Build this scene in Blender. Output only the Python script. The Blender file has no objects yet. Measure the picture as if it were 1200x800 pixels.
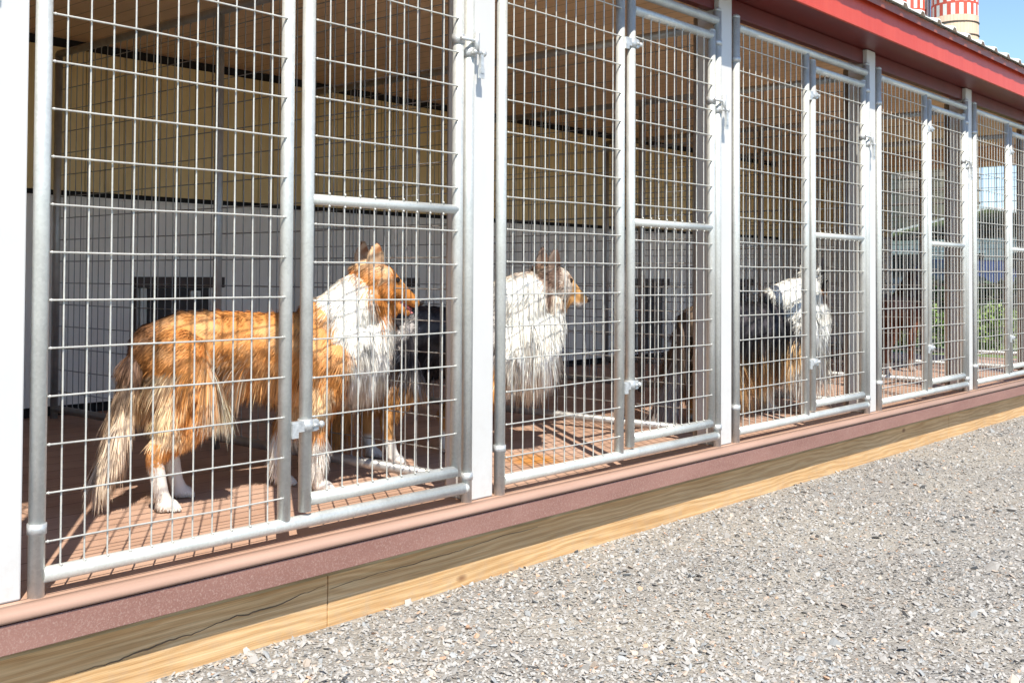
import bpy, bmesh, math, random
import numpy as np
from mathutils import Vector, Matrix
random.seed(7); RNG = np.random.default_rng(11)
S = bpy.context.scene
COL = S.collection
R = math.radians

# ------------------------------------------------------------------ helpers
def tag(o, label=None, cat=None, group=None, kind=None):
    if label: o['label'] = label
    if cat: o['category'] = cat
    if group: o['group'] = group
    if kind: o['kind'] = kind
    return o

def empty(name, loc=(0, 0, 0), rz=0.0):
    o = bpy.data.objects.new(name, None); COL.objects.link(o)
    o.location = loc; o.rotation_euler = (0, 0, rz); o.empty_display_size = .1
    return o

class MB:
    def __init__(s): s.v = []; s.f = []; s.sm = []
    def face(s, idx, smooth=False): s.f.append(idx); s.sm.append(smooth)
    def box(s, x0, x1, y0, y1, z0, z1):
        b = len(s.v)
        s.v += [(x0,y0,z0),(x1,y0,z0),(x1,y1,z0),(x0,y1,z0),(x0,y0,z1),(x1,y0,z1),(x1,y1,z1),(x0,y1,z1)]
        for q in ((0,3,2,1),(4,5,6,7),(0,1,5,4),(1,2,6,5),(2,3,7,6),(3,0,4,7)): s.face([b+i for i in q])
    def tube(s, p0, p1, r, n=8, r1=None, cap=True, smooth=True):
        p0 = Vector(p0); p1 = Vector(p1); r1 = r if r1 is None else r1
        d = (p1-p0).normalized()
        a = d.orthogonal().normalized() if abs(d.z) < .99 else Vector((1, 0, 0))
        c = d.cross(a).normalized(); a = c.cross(d)
        b = len(s.v)
        for p, rr in ((p0, r), (p1, r1)):
            for i in range(n):
                t = 2*math.pi*i/n
                s.v.append(tuple(p + (a*math.cos(t)+c*math.sin(t))*rr))
        for i in range(n):
            j = (i+1) % n
            s.face([b+i, b+j, b+n+j, b+n+i], smooth)
        if cap:
            s.face([b+i for i in range(n)][::-1]); s.face([b+n+i for i in range(n)])
    def wire(s, p0, p1, r, n=6, amp=.0011):
        p0 = Vector(p0); p1 = Vector(p1); k = 3
        ax = (p1-p0).normalized(); sd = ax.orthogonal().normalized(); se = ax.cross(sd); pts = [p0]
        for i in range(1, k): pts.append(p0.lerp(p1, i/k)+sd*random.gauss(0, amp)+se*random.gauss(0, amp*.5))
        pts.append(p1)
        for a, b in zip(pts[:-1], pts[1:]): s.tube(a, b, r, n, cap=False)
    def pipe(s, pts, r, n=8):
        for a, b in zip(pts[:-1], pts[1:]): s.tube(a, b, r, n)
        for p in pts[1:-1]: s.ball(p, r, n)
    def ball(s, c, r, n=8, m=5, sc=(1, 1, 1)):
        b = len(s.v); c = Vector(c)
        s.v.append((c.x, c.y, c.z+r*sc[2]))
        for i in range(1, m):
            ph = math.pi*i/m
            for j in range(n):
                t = 2*math.pi*j/n
                s.v.append((c.x+r*sc[0]*math.sin(ph)*math.cos(t), c.y+r*sc[1]*math.sin(ph)*math.sin(t), c.z+r*sc[2]*math.cos(ph)))
        s.v.append((c.x, c.y, c.z-r*sc[2])); last = len(s.v)-1
        for j in range(n):
            k = (j+1) % n
            s.face([b, b+1+j, b+1+k], True)
            for i in range(m-2):
                s.face([b+1+i*n+j, b+1+(i+1)*n+j, b+1+(i+1)*n+k, b+1+i*n+k], True)
            s.face([last, b+1+(m-2)*n+k, b+1+(m-2)*n+j], True)
    def build(s, name, mat, parent=None, bevel=0, loc=(0, 0, 0)):
        me = bpy.data.meshes.new(name); me.from_pydata(s.v, [], s.f)
        me.polygons.foreach_set('use_smooth', s.sm)
        me.materials.append(mat); me.update()
        o = bpy.data.objects.new(name, me); COL.objects.link(o); o.location = loc
        if parent: o.parent = parent
        if bevel:
            m = o.modifiers.new('bevel', 'BEVEL'); m.width = bevel; m.segments = 2; m.limit_method = 'ANGLE'; m.angle_limit = R(40)
        return o

def fast_mesh(name, V, F, mat, parent=None, colors=None, smooth=False):
    """V (n,3); F (m,k) array of equal sized faces; colors (n,3)"""
    me = bpy.data.meshes.new(name)
    me.vertices.add(len(V)); me.vertices.foreach_set('co', np.asarray(V, np.float32).ravel())
    m, k = F.shape
    me.loops.add(m*k); me.loops.foreach_set('vertex_index', F.astype(np.int32).ravel())
    me.polygons.add(m)
    me.polygons.foreach_set('loop_start', np.arange(0, m*k, k, dtype=np.int32))
    me.polygons.foreach_set('use_smooth', np.full(m, smooth))
    me.update(calc_edges=True)
    if colors is not None:
        a = me.color_attributes.new('col', 'FLOAT_COLOR', 'POINT')
        c = np.ones((len(V), 4), np.float32); c[:, :3] = colors
        a.data.foreach_set('color', c.ravel())
    me.materials.append(mat); me.validate()
    o = bpy.data.objects.new(name, me); COL.objects.link(o)
    if parent: o.parent = parent
    return o

def copy_tree(o, parent=None, loc=None):
    c = o.copy(); COL.objects.link(c)
    if parent: c.parent = parent
    if loc is not None: c.location = loc
    for ch in list(o.children): copy_tree(ch, c)
    return c

# ------------------------------------------------------------------ materials
def new_mat(name):
    m = bpy.data.materials.new(name); m.use_nodes = True
    nt = m.node_tree; b = nt.nodes['Principled BSDF']
    return m, nt, b
def N(nt, t, **kw):
    n = nt.nodes.new(t)
    for k, v in kw.items():
        if k.startswith('i_'): n.inputs[int(k[2:]) if k[2:].isdigit() else k[2:].replace('_', ' ')].default_value = v
        else: setattr(n, k, v)
    return n
def ramp(nt, fac, stops):
    r = N(nt, 'ShaderNodeValToRGB'); e = r.color_ramp.elements
    e[0].position, e[0].color = stops[0][0], (*stops[0][1], 1)
    e[1].position, e[1].color = stops[-1][0], (*stops[-1][1], 1)
    for p, c in stops[1:-1]:
        x = e.new(p); x.color = (*c, 1)
    nt.links.new(fac, r.inputs[0]); return r
def coords(nt, scale=(1, 1, 1), kind='Object'):
    t = N(nt, 'ShaderNodeTexCoord'); m = N(nt, 'ShaderNodeMapping'); m.inputs['Scale'].default_value = scale
    nt.links.new(t.outputs[kind], m.inputs[0]); return m.outputs[0]
def noise(nt, vec, scale, detail=4, rough=.55, dist=0):
    n = N(nt, 'ShaderNodeTexNoise'); n.inputs['Scale'].default_value = scale
    n.inputs['Detail'].default_value = detail; n.inputs['Roughness'].default_value = rough; n.inputs['Distortion'].default_value = dist
    nt.links.new(vec, n.inputs['Vector']); return n.outputs['Fac']
def bump(nt, b, h, strength=.3, dist=.002):
    n = N(nt, 'ShaderNodeBump'); n.inputs['Strength'].default_value = strength; n.inputs['Distance'].default_value = dist
    nt.links.new(h, n.inputs['Height']); nt.links.new(n.outputs[0], b.inputs['Normal']); return n
def mixc(nt, fac, a, b, mode='MIX'):
    m = N(nt, 'ShaderNodeMix', data_type='RGBA', blend_type=mode)
    for s, v in ((m.inputs[0], fac), (m.inputs[6], a), (m.inputs[7], b)):
        if hasattr(v, 'links'): nt.links.new(v, s)
        elif isinstance(v, tuple): s.default_value = (*v, 1)
        else: s.default_value = v
    return m.outputs[2]

def mat_noise(name, c0, c1, scale=8, rough=.6, vec=(1, 1, 1), bstr=0, bscale=None, bdist=.002, metallic=0, spec=.5, detail=5, lo=.3, hi=.7):
    m, nt, b = new_mat(name); v = coords(nt, vec)
    f = noise(nt, v, scale, detail); r = ramp(nt, f, [(lo, c0), (hi, c1)])
    nt.links.new(r.outputs[0], b.inputs['Base Color'])
    b.inputs['Roughness'].default_value = rough; b.inputs['Metallic'].default_value = metallic
    b.inputs['Specular IOR Level'].default_value = spec
    if bstr: bump(nt, b, noise(nt, v, bscale or scale*4, 4), bstr, bdist)
    return m

def galv(name, lo, hi, rough=.38):
    m, nt, b = new_mat(name); v = coords(nt)
    vo = N(nt, 'ShaderNodeTexVoronoi'); vo.inputs['Scale'].default_value = 160; nt.links.new(v, vo.inputs[0])
    n1 = noise(nt, v, 14, 5)
    mx = N(nt, 'ShaderNodeMath', operation='MULTIPLY_ADD'); nt.links.new(vo.outputs['Color'], mx.inputs[0]); mx.inputs[1].default_value = .35
    nt.links.new(n1, mx.inputs[2])
    r = ramp(nt, mx.outputs[0], [(.35, lo), (.95, hi)])
    nt.links.new(r.outputs[0], b.inputs['Base Color'])
    b.inputs['Metallic'].default_value = .35
    rr = N(nt, 'ShaderNodeMapRange'); nt.links.new(n1, rr.inputs[0]); rr.inputs[3].default_value = rough-.08; rr.inputs[4].default_value = rough+.2
    nt.links.new(rr.outputs[0], b.inputs['Roughness'])
    bump(nt, b, noise(nt, v, 90, 3), .12, .001)
    return m

M = {}
M['galv'] = galv('galvanised_steel', (.50, .51, .48), (.66, .67, .635))
M['wire'] = galv('galvanised_wire', (.46, .45, .41), (.64, .63, .575), .45)
M['inner_wire'] = mat_noise('shade_dark_inner_wire', (.26, .25, .24), (.40, .39, .37), 20, .5, metallic=.5)  # divider wire, base colour darkened to paint in the interior shade
M['inner_pipe'] = mat_noise('shade_dark_inner_tube', (.34, .33, .32), (.46, .45, .43), 20, .45, metallic=.6)  # divider tubes darkened the same way, shade put into the colour
M['cast'] = mat_noise('cast_zinc', (.42, .43, .43), (.68, .69, .68), 60, .5, metallic=.5, bstr=.4, bscale=200)
M['vinyl'] = mat_noise('white_vinyl_post', (.58, .57, .55), (.62, .61, .59), 3, .4, bstr=.05, bscale=60)
def dirty(m, zlo, zhi, colr, amt):
    nt = m.node_tree; b = nt.nodes['Principled BSDF']; v = coords(nt); sx = N(nt, 'ShaderNodeSeparateXYZ'); nt.links.new(v, sx.inputs[0])
    mr = N(nt, 'ShaderNodeMapRange'); nt.links.new(sx.outputs[2], mr.inputs[0]); mr.inputs[1].default_value = zlo; mr.inputs[2].default_value = zhi; mr.inputs[3].default_value = amt; mr.inputs[4].default_value = 0
    r = ramp(nt, noise(nt, v, 28, 6, .7), [(.48, (0, 0, 0)), (.66, (1, 1, 1))]); mu = N(nt, 'ShaderNodeMath', operation='MULTIPLY'); nt.links.new(mr.outputs[0], mu.inputs[0]); nt.links.new(r.outputs[0], mu.inputs[1])
    src = b.inputs['Base Color'].links[0].from_socket
    nt.links.new(mixc(nt, mu.outputs[0], src, colr), b.inputs['Base Color'])
dirty(M['vinyl'], 0, .35, (.42, .36, .30), .22)
def groove_mat(name, c0, c1, axis, pitch, rough=.6, depth=.35, gcol=.35, stain=.0):
    """painted panelling with grooves every `pitch` metres across `axis`"""
    m, nt, b = new_mat(name); v = coords(nt)
    sx = N(nt, 'ShaderNodeSeparateXYZ'); nt.links.new(v, sx.inputs[0])
    md = N(nt, 'ShaderNodeMath', operation='PINGPONG'); nt.links.new(sx.outputs[axis], md.inputs[0]); md.inputs[1].default_value = pitch/2
    g = N(nt, 'ShaderNodeMapRange'); nt.links.new(md.outputs[0], g.inputs[0]); g.inputs[1].default_value = 0; g.inputs[2].default_value = .005
    sc = [1, 1, 1]; sc[axis] = 6
    vv = coords(nt, tuple(sc)); f = noise(nt, vv, 2.5, 6)
    r = ramp(nt, f, [(.3, c0), (.7, c1)])
    dark = tuple(x*gcol for x in c0)
    nt.links.new(mixc(nt, g.outputs[0], dark, r.outputs[0]), b.inputs['Base Color'])
    b.inputs['Roughness'].default_value = rough
    bump(nt, b, g.outputs[0], depth, .004)
    return m
M['white_wall'] = groove_mat('white_panel_wall', (.80, .755, .69), (.86, .815, .75), 0, .203, .5, .25, .8)
M['tan_wall'] = groove_mat('tan_board_wall', (.70, .51, .23), (.80, .60, .30), 0, .102, .6, .6, .35)
M['ceiling'] = groove_mat('tan_board_ceiling', (.74, .49, .27), (.82, .56, .33), 0, .102, .6, .5, .5)

def deck_mat(name, c0, c1, speck=0):
    m, nt, b = new_mat(name); v = coords(nt, (1, 1, 1)); vs = coords(nt, (.35, 5, 1))
    f = noise(nt, vs, 9, 6, .6); r = ramp(nt, f, [(.3, c0), (.7, c1)]); colr = r.outputs[0]
    if speck:
        s = noise(nt, v, 230, 3, .75); s2 = ramp(nt, s, [(.50, (0, 0, 0)), (.80, (1, 1, 1))])
        colr = mixc(nt, s2.outputs[0], colr, (.43, .29, .24)); bump(nt, b, s, .25, .002)
    nt.links.new(colr, b.inputs['Base Color']); b.inputs['Roughness'].default_value = .7
    return m
M['deck_trim'] = deck_mat('composite_fascia', (.235, .113, .088), (.30, .155, .122), 1)
M['deck_nose'] = deck_mat('composite_nosing', (.33, .205, .152), (.395, .25, .19))
# deck: boards along X, 140 mm wide, thin dark seams
def deck_boards():
    m, nt, b = new_mat('composite_deck'); v = coords(nt)
    sx = N(nt, 'ShaderNodeSeparateXYZ'); nt.links.new(v, sx.inputs[0])
    md = N(nt, 'ShaderNodeMath', operation='PINGPONG'); nt.links.new(sx.outputs[1], md.inputs[0]); md.inputs[1].default_value = .07
    g = N(nt, 'ShaderNodeMapRange'); nt.links.new(md.outputs[0], g.inputs[0]); g.inputs[1].default_value = .0005; g.inputs[2].default_value = .003
    fl = N(nt, 'ShaderNodeMath', operation='SNAP'); nt.links.new(sx.outputs[1], fl.inputs[0]); fl.inputs[1].default_value = .14
    wn = N(nt, 'ShaderNodeTexWhiteNoise', noise_dimensions='1D'); nt.links.new(fl.outputs[0], wn.inputs['W'])
    vs = coords(nt, (1.2, 30, 1)); f = noise(nt, vs, 3, 6, .6)
    ad = N(nt, 'ShaderNodeMath', operation='MULTIPLY_ADD'); nt.links.new(wn.outputs[0], ad.inputs[0]); ad.inputs[1].default_value = .25; nt.links.new(f, ad.inputs[2])
    r = ramp(nt, ad.outputs[0], [(.35, (.47, .295, .21)), (.9, (.57, .375, .28))])
    dirt = noise(nt, coords(nt), 2.3, 6, .65); dr = ramp(nt, dirt, [(.40, (1, 1, 1)), (.72, (.72, .66, .6))])
    c = mixc(nt, 1.0, r.outputs[0], dr.outputs[0], 'MULTIPLY')
    # dried yellow-orange puddle stain on the boards of the second run
    vm = N(nt, 'ShaderNodeVectorMath', operation='DISTANCE'); nt.links.new(v, vm.inputs[0]); vm.inputs[1].default_value = (3.13, .335, 0)
    nn = noise(nt, coords(nt), 9, 3); a2 = N(nt, 'ShaderNodeMath', operation='MULTIPLY_ADD'); nt.links.new(nn, a2.inputs[0]); a2.inputs[1].default_value = .22; nt.links.new(vm.outputs['Value'], a2.inputs[2])
    st = ramp(nt, a2.outputs[0], [(.17, (1, 1, 1)), (.27, (0, 0, 0))])
    stf = N(nt, 'ShaderNodeMath', operation='MULTIPLY'); nt.links.new(st.outputs[0], stf.inputs[0]); stf.inputs[1].default_value = .75
    c = mixc(nt, stf.outputs[0], c, (.55, .22, .02))
    c = mixc(nt, g.outputs[0], (.07, .035, .025), c)
    nt.links.new(c, b.inputs['Base Color']); b.inputs['Roughness'].default_value = .62
    bump(nt, b, g.outputs[0], .5, .003)
    return m
M['deck'] = deck_boards()

def wood(name, c0, c1, c2, knots=True):
    m, nt, b = new_mat(name)
    oi = N(nt, 'ShaderNodeObjectInfo')
    t = N(nt, 'ShaderNodeTexCoord'); mp = N(nt, 'ShaderNodeMapping'); mp.inputs['Scale'].default_value = (.32, 1, 2.2)
    nt.links.new(t.outputs['Object'], mp.inputs[0])
    nz = N(nt, 'ShaderNodeTexNoise'); nz.inputs['Scale'].default_value = 2.6; nz.inputs['Detail'].default_value = 3; nt.links.new(mp.outputs[0], nz.inputs[0])
    wv = N(nt, 'ShaderNodeTexWave', wave_type='BANDS', bands_direction='Z'); wv.inputs['Scale'].default_value = 7; wv.inputs['Distortion'].default_value = 16
    wv.inputs['Detail'].default_value = 3; wv.inputs['Detail Scale'].default_value = .7; nt.links.new(mp.outputs[0], wv.inputs[0])
    r = ramp(nt, wv.outputs['Fac'], [(.0, c0), (.55, c1), (1, c2)])
    g = noise(nt, coords(nt, (1.1, 30, 120)), 3, 6, .65); gr = ramp(nt, g, [(.36, (.66, .62, .52)), (.62, (1.05, 1.03, 1.0))])
    c = mixc(nt, .8, r.outputs[0], gr.outputs[0], 'MULTIPLY')
    blotch = ramp(nt, noise(nt, coords(nt, (1, 1, 3)), 2.2, 4), [(.35, (.86, .80, .70)), (.65, (1, 1, 1))])
    c = mixc(nt, .8, c, blotch.outputs[0], 'MULTIPLY')
    if knots:
        vo = N(nt, 'ShaderNodeTexVoronoi'); vo.inputs['Scale'].default_value = 2.6; nt.links.new(coords(nt, (1, 1, 2.2)), vo.inputs[0])
        k = ramp(nt, vo.outputs['Distance'], [(.035, (1, 1, 1)), (.085, (0, 0, 0))])
        c = mixc(nt, k.outputs[0], c, (.22, .10, .04))
    nt.links.new(c, b.inputs['Base Color']); b.inputs['Roughness'].default_value = .72
    bump(nt, b, g, .25, .003)
    return m
M['beam'] = wood('pressure_treated_timber', (.60, .37, .175), (.68, .44, .22), (.74, .51, .28))
M['joist'] = wood('weathered_timber', (.36, .27, .14), (.44, .33, .18), (.50, .40, .23), False)
dirty(M['beam'], -.27, -.16, (.40, .33, .25), .35)
M['crack'] = mat_noise('dark_crack', (.10, .06, .03), (.15, .095, .05), 20)

def red_metal():
    m, nt, b = new_mat('red_painted_metal'); v = coords(nt, (6, 1, .5))
    f = noise(nt, v, 2.2, 4); r = ramp(nt, f, [(.35, (.55, .052, .020)), (.75, (.60, .068, .028))])
    nt.links.new(r.outputs[0], b.inputs['Base Color']); b.inputs['Roughness'].default_value = .42
    bump(nt, b, noise(nt, coords(nt, (8, 1, 1)), 1.2, 2), .25, .01)
    return m
M['red'] = red_metal()
M['maroon'] = mat_noise('maroon_paint', (.11, .010, .008), (.15, .016, .012), 6, .4, bstr=.1)
M['brown_drip'] = mat_noise('brown_drip_edge', (.27, .060, .028), (.33, .085, .04), 8, .4)
M['roof_white'] = mat_noise('cream_roof_metal', (.70, .70, .62), (.80, .80, .74), 6, .4)
M['dark'] = mat_noise('dark_void', (.012, .010, .009), (.022, .018, .016), 12, .9)
M['door_dark'] = mat_noise('dark_door_opening', (.02, .017, .016), (.04, .03, .028), 12, .6)  # near black, paints the darkness inside the dog door openings
M['track'] = mat_noise('grey_track', (.45, .44, .41), (.55, .54, .5), 30, .4, metallic=.3)
M['brown_trim'] = mat_noise('brown_trim', (.05, .035, .03), (.08, .055, .045), 20, .6)

def fur_mat(name, gain=1.0):
    m, nt, b = new_mat(name)
    a = N(nt, 'ShaderNodeAttribute', attribute_name='col')
    nt.links.new(a.outputs['Color'], b.inputs['Base Color'])
    b.inputs['Roughness'].default_value = .55; b.inputs['Specular IOR Level'].default_value = .3
    return m
M['fur'] = fur_mat('dog_fur')
M['attr_stone'] = fur_mat('crushed_stone'); M['attr_stone'].node_tree.nodes['Principled BSDF'].inputs['Roughness'].default_value = .85
nt = M['attr_stone'].node_tree; bump(nt, nt.nodes['Principled BSDF'], noise(nt, coords(nt), 220, 3), .5, .002)
M['leaf'] = fur_mat('leaves'); M['leaf'].node_tree.nodes['Principled BSDF'].inputs['Roughness'].default_value = .5
M['eye'] = mat_noise('dog_eye', (.02, .012, .008), (.03, .018, .01), 10, .08)
M['nose'] = mat_noise('dog_nose', (.015, .012, .012), (.03, .025, .025), 90, .35, bstr=.3)
M['tongue'] = mat_noise('dog_tongue', (.55, .18, .17), (.65, .25, .23), 40, .35)
M['mouth'] = mat_noise('dog_mouth', (.12, .02, .02), (.22, .05, .05), 30, .4)

# ------------------------------------------------------------------ layout constants (metres, deck surface near z = 0)
A0, P = 1.0875, 1.4645
oB, oC, oD, oE = .639, .7057, 1.2676, 1.3145
ZD = -.018
X_L, X_R = A0 - P - .135, A0 + 6*P + .03
YB = 2.80
ZG = -.27

# ------------------------------------------------------------------ building
bld = empty('kennel_building', (X_L, 0, ZG))
tag(bld, 'long open fronted dog kennel with composite deck, white posts, tan boarded interior and red fascia', 'kennel')
def bpart(mb, name, mat, bevel=0, parent=None):
    if parent is None:
        o = mb.build(name, mat, bld, bevel); o.location = (-X_L, 0, -ZG)
    else:
        o = mb.build(name, mat, parent, bevel)
    return o
# deck: one slab with proud nosing
m = MB(); m.box(X_L, X_R, -.020, YB+.05, ZD-.026, ZD); bpart(m, 'deck_floor', M['deck'])
m = MB()
prof = [(-.020, ZD), (-.045, ZD+.000), (-.055, ZD-.003), (-.0615, ZD-.010), (-.063, ZD-.017), (-.060, ZD-.0225), (-.055, ZD-.0255), (-.0205, ZD-.026)]
b0 = len(m.v)
for x in (X_L, X_R):
    for y, z in prof: m.v.append((x, y-.0003, z))
k = len(prof)
for i in range(k-1): m.face([b0+i, b0+i+1, b0+k+i+1, b0+k+i], True)
m.face([b0+i for i in range(k)][::-1]); m.face([b0+k+i for i in range(k)])
m.face([b0+k-1, b0, b0+k, b0+2*k-1])
bpart(m, 'deck_nosing', M['deck_nose'])
m = MB(); m.box(X_L, X_R, -.055, -.031, -.1065, ZD-.0285); bpart(m, 'deck_fascia_board', M['deck_trim'], .0015)
m = MB(); m.box(X_L, X_R, -.0305, .0065, -.122, ZD-.029); bpart(m, 'rim_joist', M['joist'])
# skid beams: three timbers butted end to end, each a mesh of its own
for x0, x1 in ((X_L, 1.8785), (1.8815, 6.515), (6.518, X_R)):
    o = None
    mm = MB(); mm.box(x0, x1, .008, .10, ZG-.05, ZD-.03)
    o = bpart(mm, 'skid_beam', M['beam'], .003)
# drying crack running along the first timber and another in the second
def crack(pts, nm):
    mm = MB()
    for (xa, za, wa), (xb, zb, wb) in zip(pts[:-1], pts[1:]):
        b = len(mm.v)
        mm.v += [(xa, .0065, za-wa), (xb, .0065, zb-wb), (xb, .0065, zb+wb), (xa, .0065, za+wa),
                 (xa, .0090, za-wa), (xb, .0090, zb-wb), (xb, .0090, zb+wb), (xa, .0090, za+wa)]
        for q in ((0, 1, 2, 3), (7, 6, 5, 4), (3, 2, 6, 7), (0, 4, 5, 1)): mm.face([b+i for i in q])
    bpart(mm, nm, M['crack'])
def jag(x0, x1, z0, z1, w, n, amp, seed):
    r = random.Random(seed); out = []; z = 0
    for i in range(n+1):
        t = i/n; z += r.uniform(-amp, amp); z *= .92
        out.append((x0+(x1-x0)*t, z0+(z1-z0)*t+z, w*(.25+.9*abs(math.sin(t*7+seed)))*min(1, 6*t+.1, 6*(1-t)+.15)))
    return out
crack(jag(1.18, 1.87, -.203, -.170, .0014, 60, .0030, 3), 'crack')
crack(jag(1.885, 2.75, -.172, -.150, .0007, 50, .0016, 5), 'crack')
# posts
posts = []
for k in range(-1, 7):
    xa = A0 + k*P
    if k == 6: continue
    mm = MB(); mm.box(xa-.134, xa-.031, 0, .103, ZD, 1.824); bpart(mm, 'post', M['vinyl'], .004)
mm = MB(); mm.box(X_R-.105, X_R-.002, 0, .103, ZD, 1.824); bpart(mm, 'post', M['vinyl'], .004)
# header boards between the posts
for k in range(-1, 6):
    xa = A0 + k*P
    mm = MB(); mm.box(xa-.030, xa+P-.135, .022, .060, 1.752, 1.8245); bpart(mm, 'header_board', M['maroon'], .002)
# soffit, fascia, drip edge, roof
XO0, XO1 = X_L-.15, X_R+.2
m = MB(); m.box(XO0, XO1, -.158, .110, 1.8265, 1.838); bpart(m, 'soffit', M['maroon'])
m = MB(); m.box(XO0, XO1, -.178, -.160, 1.824, 1.972); m.box(XO0, XO1, -.182, -.179, 1.819, 1.832)
bpart(m, 'red_fascia', M['red'], .002)
m = MB(); m.box(XO0, XO1, -.205, -.150, 1.9735, 1.984); m.box(XO0, XO1, -.208, -.2052, 1.945, 1.984)
bpart(m, 'drip_edge', M['brown_drip'])
m = MB()
sl = math.tan(R(14)); y0, y1 = -.235, 1.55; z0 = 1.990
x = XO0; pts = []
while x < XO1:
    pts += [(x, 0), (x+.165, 0), (x+.180, .019), (x+.210, .019), (x+.2286, 0)]; x += .2286
b0 = len(m.v)
for yy in (y0, y1):
    for px, pz in pts: m.v.append((px, yy, z0+pz+(yy-y0)*sl))
for px, pz in pts: m.v.append((px, y0, z0+pz-.006))
n = len(pts)
for i in range(n-1):
    m.face([b0+i, b0+i+1, b0+n+i+1, b0+n+i]); m.face([b0+2*n+i, b0+2*n+i+1, b0+i+1, b0+i])
b1 = len(m.v)
for yy, zz in ((y1, z0+(y1-y0)*sl), (YB+.25, z0+(y1-y0)*sl-(YB+.25-y1)*sl*1.25)):
    for px, pz in pts: m.v.append((px, yy, zz+pz))
for i in range(n-1): m.face([b1+i, b1+i+1, b1+n+i+1, b1+n+i])
bpart(m, 'metal_roof', M['roof_white'])
m = MB(); m.box(X_L, X_R, .061, YB+.10, 1.800, 1.8255); bpart(m, 'ceiling', M['ceiling'])
# back wall: white lower panel, dark gap, tan upper boards
m = MB(); m.box(X_L, X_R, YB, YB+.02, .032, 1.028); wall = bpart(m, 'lower_back_wall', M['white_wall'])
m = MB(); m.box(X_L, X_R, YB+.016, YB+.034, 1.064, 1.752); bpart(m, 'upper_back_wall', M['tan_wall'])
m = MB(); m.box(X_L, X_R, YB+.036, YB+.06, ZD, 1.7995); bpart(m, 'wall_backing', M['dark'])
m = MB(); m.box(X_L, X_R, YB-.014, YB+.012, 1.0285, 1.036); bpart(m, 'wall_ledge', M['white_wall'])
# left end wall and right end gable board
m = MB(); m.box(X_L-.02, X_L-.001, .0, YB+.06, ZD, 1.8245); bpart(m, 'end_wall', M['white_wall'])
m = MB(); m.box(X_R-.09, X_R-.002, .105, YB+.03, 1.64, 1.7985); bpart(m, 'end_header', M['ceiling'], .003)
m = MB(); m.box(X_R-.030, X_R-.010, 1.72, YB+.03, .032, 1.028); bpart(m, 'end_wall', M['white_wall'])
m = MB(); m.box(X_R-.028, X_R-.008, 1.72, YB+.03, 1.045, 1.752); bpart(m, 'end_wall', M['tan_wall'])
m = MB(); m.box(X_R-.007, X_R+.012, 1.70, YB+.06, ZD, 1.7995); bpart(m, 'end_wall', M['vinyl'])
# dog doors in the back wall, one to each run
for k in range(-1, 6):
    cx = A0 + k*P + .62
    e = MB(); e.box(cx-.262, cx+.262, YB-.022, YB-.001, .592, .648); fr = bpart(e, 'dog_door', M['brown_trim'], .002)
    e = MB(); e.box(cx-.19, cx+.17, YB-.010, YB-.0012, .05, .590); bpart(e, 'opening_panel', M['door_dark'], parent=fr)  # black panel standing in for the dark hole
    for sx in (-.235, .205):
        e = MB(); e.box(cx+sx, cx+sx+.035, YB-.020, YB-.0015, .05, .590); bpart(e, 'track', M['track'], parent=fr)
    e = MB(); e.box(cx+.05, cx+.11, YB-.026, YB-.0102, .535, .575); e.ball((cx+.08, YB-.03, .555), .012)
    bpart(e, 'handle', M['track'], parent=fr)
    e = MB(); e.box(cx-.262, cx-.250, YB-.018, YB-.0012, .04, .590); bpart(e, 'door_edge', M['brown_trim'], parent=fr)

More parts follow.
